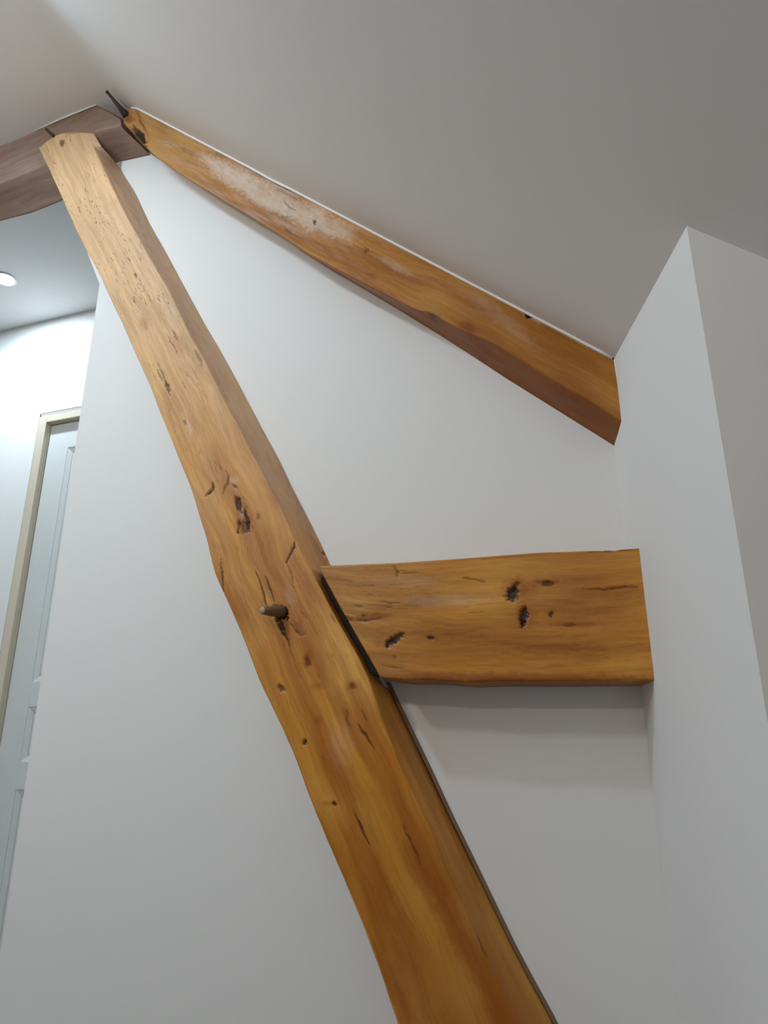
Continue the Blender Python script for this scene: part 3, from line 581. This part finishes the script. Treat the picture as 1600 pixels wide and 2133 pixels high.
R_BLOBS = [(-0.3693, 3.2291, 0.1616, -0.1404, -0.0137, -0.0282, 2, 1.0, 0.002), (-0.5126, 3.3452, 0.0456, -0.0395, -0.009, -0.0192, 2, 0.9, 0.001), (-0.2504, 3.104, 0.0509, -0.0349, -0.0075, -0.0241, 2, 1.0, 0.003), (-0.1556, 3.0337, 0.0822, -0.0654, -0.0131, -0.0301, 2, 0.55, 0.001), (-0.1787, 3.0471, 0.0046, -0.0013, 0.0003, -0.0086, 0, 0.85, 0.004), (-0.1788, 3.0488, 0.0245, -0.0069, 0.0009, -0.0275, 2, 0.7, 0), (-0.2861, 3.191, 0.0438, -0.0384, -0.0048, -0.0097, 2, 0.8, 0.002), (-0.4387, 3.2727, 0.1071, -0.0949, -0.0129, -0.0254, 2, 1.0, 0.001), (-0.3328, 3.1636, 0.0904, -0.0696, -0.0092, -0.0235, 2, 1.0, 0.001), (-0.2026, 3.0728, 0.0728, -0.0499, -0.0122, -0.0386, 2, 0.9, 0.001), (-0.11, 3.004, 0.054, -0.043, -0.0107, -0.0243, 2, 0.6, 0.001), (-0.5704, 3.4066, 0.0343, -0.0277, -0.0061, -0.0158, 2, 0.6, 0), (-0.4672, 3.2034, 0.1072, -0.0925, -0.0042, -0.0084, 1, 0.35, 0), (-0.2309, 3.0121, 0.0831, -0.0681, -0.0038, -0.008, 1, 0.5, 0), (-0.2743, 3.1784, 0.0377, -0.0331, -0.002, -0.0041, 0, 0.35, 0.003), (-0.1117, 3.0809, 0.0401, -0.0357, -0.0081, -0.0158, 1, 0.3, 0), (0.4145, 2.5946, 0.0093, -0.0021, -0.0005, -0.0082, 0, 0.98, 0.008), (0.4278, 2.582, 0.0194, -0.0171, -0.0037, -0.0064, 2, 0.4, 0), (0.1733, 2.6532, 0.0171, -0.0091, -0.0011, -0.004, 0, 0.35, 0.001), (0.34, 2.6072, 0.0761, -0.0957, -0.0132, -0.0142, 2, 0.22, 0), (0.0628, 2.8333, 0.0476, -0.0411, -0.0052, -0.0097, 2, 0.35, 0), (-0.2583, 3.0385, 0.0126, -0.0035, 0.0003, -0.007, 0, 0.4, 0.001), (-0.0141, 2.904, 0.0085, -0.0023, 0.0001, -0.0081, 0, 0.5, 0.001), (0.0006, 2.8131, 0.0139, -0.0035, 0.0001, -0.0125, 1, 0.5, 0), (-0.8531, 3.5988, 0.012, 0.0056, 0.0277, -0.0438, 0, 1.0, 0.012), (-0.9114, 3.6984, 0.0149, 0.0045, 0.0182, -0.0327, 1, 0.9, 0), (-0.8456, 3.6472, 0.0052, 0.0008, 0.0364, -0.0782, 1, 0.9, 0), (-0.738, 3.6158, 0.056, -0.046, -0.0073, -0.0203, 1, 0.5, 0), (0.2386, 2.5178, 0.14, -0.1175, -0.0057, -0.0097, 1, 0.7, 0), (0.5064, 2.3492, 0.0923, -0.0847, -0.0051, -0.0076, 1, 0.8, 0), (-0.0783, 2.8886, 0.1128, -0.0952, -0.0078, -0.015, 1, 0.4, 0), (0.4918, 2.4407, 0.0894, -0.0964, -0.0213, -0.0275, 1, 0.3, 0), (-0.5141, 3.4058, 0.0243, -0.0173, -0.0023, -0.0084, 0, 0.35, 0.002), (-0.372, 3.2743, 0.0323, -0.0228, -0.0014, -0.0048, 0, 0.25, 0.001), (-0.6381, 3.4586, 0.0529, -0.0426, -0.003, -0.0081, 0, 0.2, 0.002), (-0.7171, 3.5112, 0.0376, -0.0265, -0.0018, -0.0071, 2, 0.4, 0), (0.2603, 2.5928, 0.022, -0.0167, -0.0069, -0.014, 1, 0.9, 0), (0.2773, 2.5456, 0.0172, -0.0035, -0.0004, -0.0084, 1, 0.8, 0)]
R_CRACKS = [([(-0.7555, 3.5364), (-0.7176, 3.5154), (-0.6827, 3.4834)], 0.00231, 0, 0.4, 0.003), ([(0.1477, 2.6677), (0.1668, 2.6532), (0.1921, 2.6374)], 0.00231, 0, 0.6, 0.002), ([(-0.2926, 3.0986), (-0.2653, 3.0873), (-0.2497, 3.0898)], 0.00208, 0, 0.5, 0.003), ([(-0.2845, 3.1582), (-0.2671, 3.1264), (-0.2428, 3.1088)], 0.00208, 0, 0.5, 0.003)]
C_BLOBS = []

# --- long slanted timber
slant = bpy.data.objects.new('slanted_timber', None); C.objects.link(slant)
tag(slant, 'long leaning hand-hewn timber crossing the wall from ceiling joint to lower right', 'beam')
fA, fB, fK = edge_fn(S_L + [(.262, .62), (.31, .40)], 'z'), edge_fn(S_R + [(.510, .62), (.53, .40)], 'z'), edge_fn(S_B + [(.535, .62), (.555, .40)], 'z')
fAb = lambda s: fA(s) + .012
def fKn(s):      # the flank is undercut beside the tie end, shaped so the gap goes dark
    w = sstep(s, 1.715, 1.735) * sstep(-s, -2.002, -1.985)
    return fK(s) * (1 - w) + (fB(s) - .006) * w
beam_mesh('timber', 'z', fA, fB, fKn, fAb, .11, lambda q: 3.676 + .036 * math.sin(math.pi * q) , lambda q: ZF + .003, .0031, M_SLANT, slant, S_BLOBS, S_CRACKS,
          tone=lambda X, Z, fr: np.clip(.25 * sstep(Z, 1.50, 2.1) + .75 * sstep(Z, 2.05, 3.0), 0, 1) * (.35 + .65 * fr), rc=.0048, wav=.0015, seed=3, dn=.0025,
          dback=lambda s: np.where(s > 3.60, .0985, .0015), side_pale=lambda X, Z, fr: .6 * (1 - fr) * sstep(Z, 1.9, 2.3),
          side_red=lambda X, Z, fr: .95 * sstep(-Z, -1.70, -.95) * (.6 + .4 * vnoise(X * 18 + Z * 9, Z * 2.5, 77)))
# peg through the joint with the tie
x0, z0 = -0.226, 1.899
pg = tube('peg', [(x0 + .004, -.085, z0 + .003), (x0 - .002, -.12, z0), (x0 - .008, -.145, z0 - .004), (x0 - .0155, -.168, z0 - .0075)], [.018, .0155, .0130, .0095], M_PEGW, slant, n=6)
tag(pg, 'short brown wooden peg sticking out of the timber')
bmp = pg.data
tip = tube('peg_tip', [(x0 - .0155, -.1685, z0 - .0075), (x0 - .0160, -.1700, z0 - .0077)], [.0090, .0086], plain('peg_end_grain', (.42, .33, .22), .7), pg, n=7)
# thin lath scribed along the right foot of the timber, below the tie
lw = []
for z in np.linspace(1.735, ZF + .01, 46):
    k = float(fK(np.array([z]))[0]); lw.append((k, z))
v, f = [], []
for k, z in lw:
    v += [(k + .0022, -.008, z), (k + .0022, -.0001, z), (k + .0095, -.0001, z), (k + .0085, -.006, z)]
for i in range(len(lw) - 1):
    for j in range(4):
        f.append((4 * i + j, 4 * i + (j + 1) % 4, 4 * i + 4 + (j + 1) % 4, 4 * i + 4 + j))
f += [(0, 1, 2, 3), tuple(4 * len(lw) - 4 + j for j in range(4))]
tag(mesh_obj('lath', v, f, M_LATH, slant), 'thin brown lath along the lower right edge')

# --- right-hand rafter under the sloping ceiling
raft = bpy.data.objects.new('sloping_rafter', None); C.objects.link(raft)
tag(raft, 'amber hewn rafter with chalky patch following the sloping ceiling down to the right', 'beam')
rT, rF, rB = edge_fn(R_T, 'x'), edge_fn(R_F, 'x'), edge_fn([(-.95, 3.70)] + R_B, 'x')
beam_mesh('timber', 'x', rT, rF, rB, lambda s: rT(s) + .016, .10,
          lambda q: -.9275, lambda q: .604 - .0005 * q, .0034, M_RAFT, raft, R_BLOBS, R_CRACKS,
          tone=lambda X, Z, fr: .45 * sstep(-X, -.05, .75), rc=.006, wav=.0022, seed=11, sback=.055, side_red=lambda X, Z, fr: .75 * (1 - fr) * sstep(X, -.5, .1))
# iron pin driven through the joint
pin = tube('iron_pin', [(-.9205, -.085, 3.7125), (-.925, -.108, 3.720), (-.934, -.130, 3.733), (-.951, -.165, 3.757)], [.0150, .0115, .0070, .0045], M_IRON, raft, n=7)
tag(pin, 'dark iron pin pointing out of the joint')
tag(tube('iron_pin_head', [(-.952, -.1655, 3.758), (-.955, -.170, 3.762)], [.0060, .0052], M_IRON, pin, n=8), None)

# --- horizontal tie
tie = bpy.data.objects.new('tie_timber', None); C.objects.link(tie)
tag(tie, 'short wide horizontal timber with dark knots between leaning timber and right wall', 'beam')
tT, tF = edge_fn(T_T, 'x'), edge_fn(T_F, 'x')
beam_mesh('timber', 'x', tT, tF, lambda s: tF(s) + .004, lambda s: tT(s) - .006, .125,
          lambda q: -.1195 + .152 * q - .010 * math.sin(math.pi * q), lambda q: .6145 - .0005 * q, .0028, M_TIE, tie, T_BLOBS, T_CRACKS,
          tone=lambda X, Z, fr: .30 * sstep(-X, -.25, .1), rc=.006, wav=.0007, seed=23, dn=.0028)

# near-black block added in the open gap, standing in for its shade
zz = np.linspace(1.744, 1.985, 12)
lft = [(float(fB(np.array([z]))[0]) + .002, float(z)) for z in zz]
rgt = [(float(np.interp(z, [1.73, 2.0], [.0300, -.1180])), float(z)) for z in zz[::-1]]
tag(prism_xz('gap_shade', lft + rgt, -.030, -.074, plain('gap_shade_black', (.028, .017, .010), 1.0), tie), 'black block standing in for shade in the joint gap')

# --- collar beam across the corridor mouth
collar = bpy.data.objects.new('collar_timber', None); C.objects.link(collar)
tag(collar, 'dull brown horizontal timber under the flat ceiling running left over the corridor', 'beam')
cT, cF, cB = edge_fn([(-3.15, 3.762), (-2.0, 3.76)] + C_T + [(-.94, 3.812)], 'x'), edge_fn([(-3.15, 3.55), (-2.0, 3.56)] + C_F[:4] + C_F[4:], 'x'), edge_fn([(-3.15, 3.50), (-2.0, 3.507)] + C_B, 'x')
def c_end(q): return -1.0554 + (.1144 * min(1, q / .82) if q < .82 else .1144 + .005 * (q - .82) / .18)
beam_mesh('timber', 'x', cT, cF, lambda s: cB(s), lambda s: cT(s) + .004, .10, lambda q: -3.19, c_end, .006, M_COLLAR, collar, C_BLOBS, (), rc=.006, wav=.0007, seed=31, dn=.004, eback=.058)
tag(tube('iron_nail', [(-1.217, -.085, 3.706), (-1.221, -.110, 3.7095), (-1.237, -.138, 3.725)], [.0075, .0062, .0045], M_IRON, collar, n=7), 'dark iron nail above the leaning timber')

# ---------------------------------------------------------------- white caulk lines where plaster meets timber
def bead(pts, r=.0032):
    return tube('caulk_bead', pts, r, M_CAULK, ceiling, n=6)
bead([(x, -.1010, min(ceil_z(x) - .002, float(rT(np.array([x]))[0]) + .005)) for x in np.linspace(-.90, .597, 60)], .0042)
bead([(x, -.102, float(cT(np.array([x]))[0]) + .002) for x in np.linspace(-1.75, -1.058, 24)])
def bead_w(pts, par, r=.003):
    return tube('caulk_bead', pts, r, M_CAULK, par, n=6)
wr = bpy.data.objects['wall_right']
bead_w([(.6015, -.102, 2.432), (.6035, -.101, 2.36), (.603, -.100, 2.275)], wr)
bead_w([(.6085, -.1265, 1.972), (.6095, -.1265, 1.85), (.6095, -.1265, 1.701)], wr, .002)

# ---------------------------------------------------------------- survey units to metres, floor to z = 0
done = set()
for o in scene.objects:
    if o.type == 'CAMERA': continue
    if o.parent is None: o.location = (o.location - Vector((0, 0, Z0))) * SC
    else: o.location = o.location * SC
    if o.type == 'MESH' and o.data.name not in done:
        o.data.transform(Matrix.Scale(SC, 4)); done.add(o.data.name)
    elif o.type == 'LIGHT':
        o.data.size *= SC
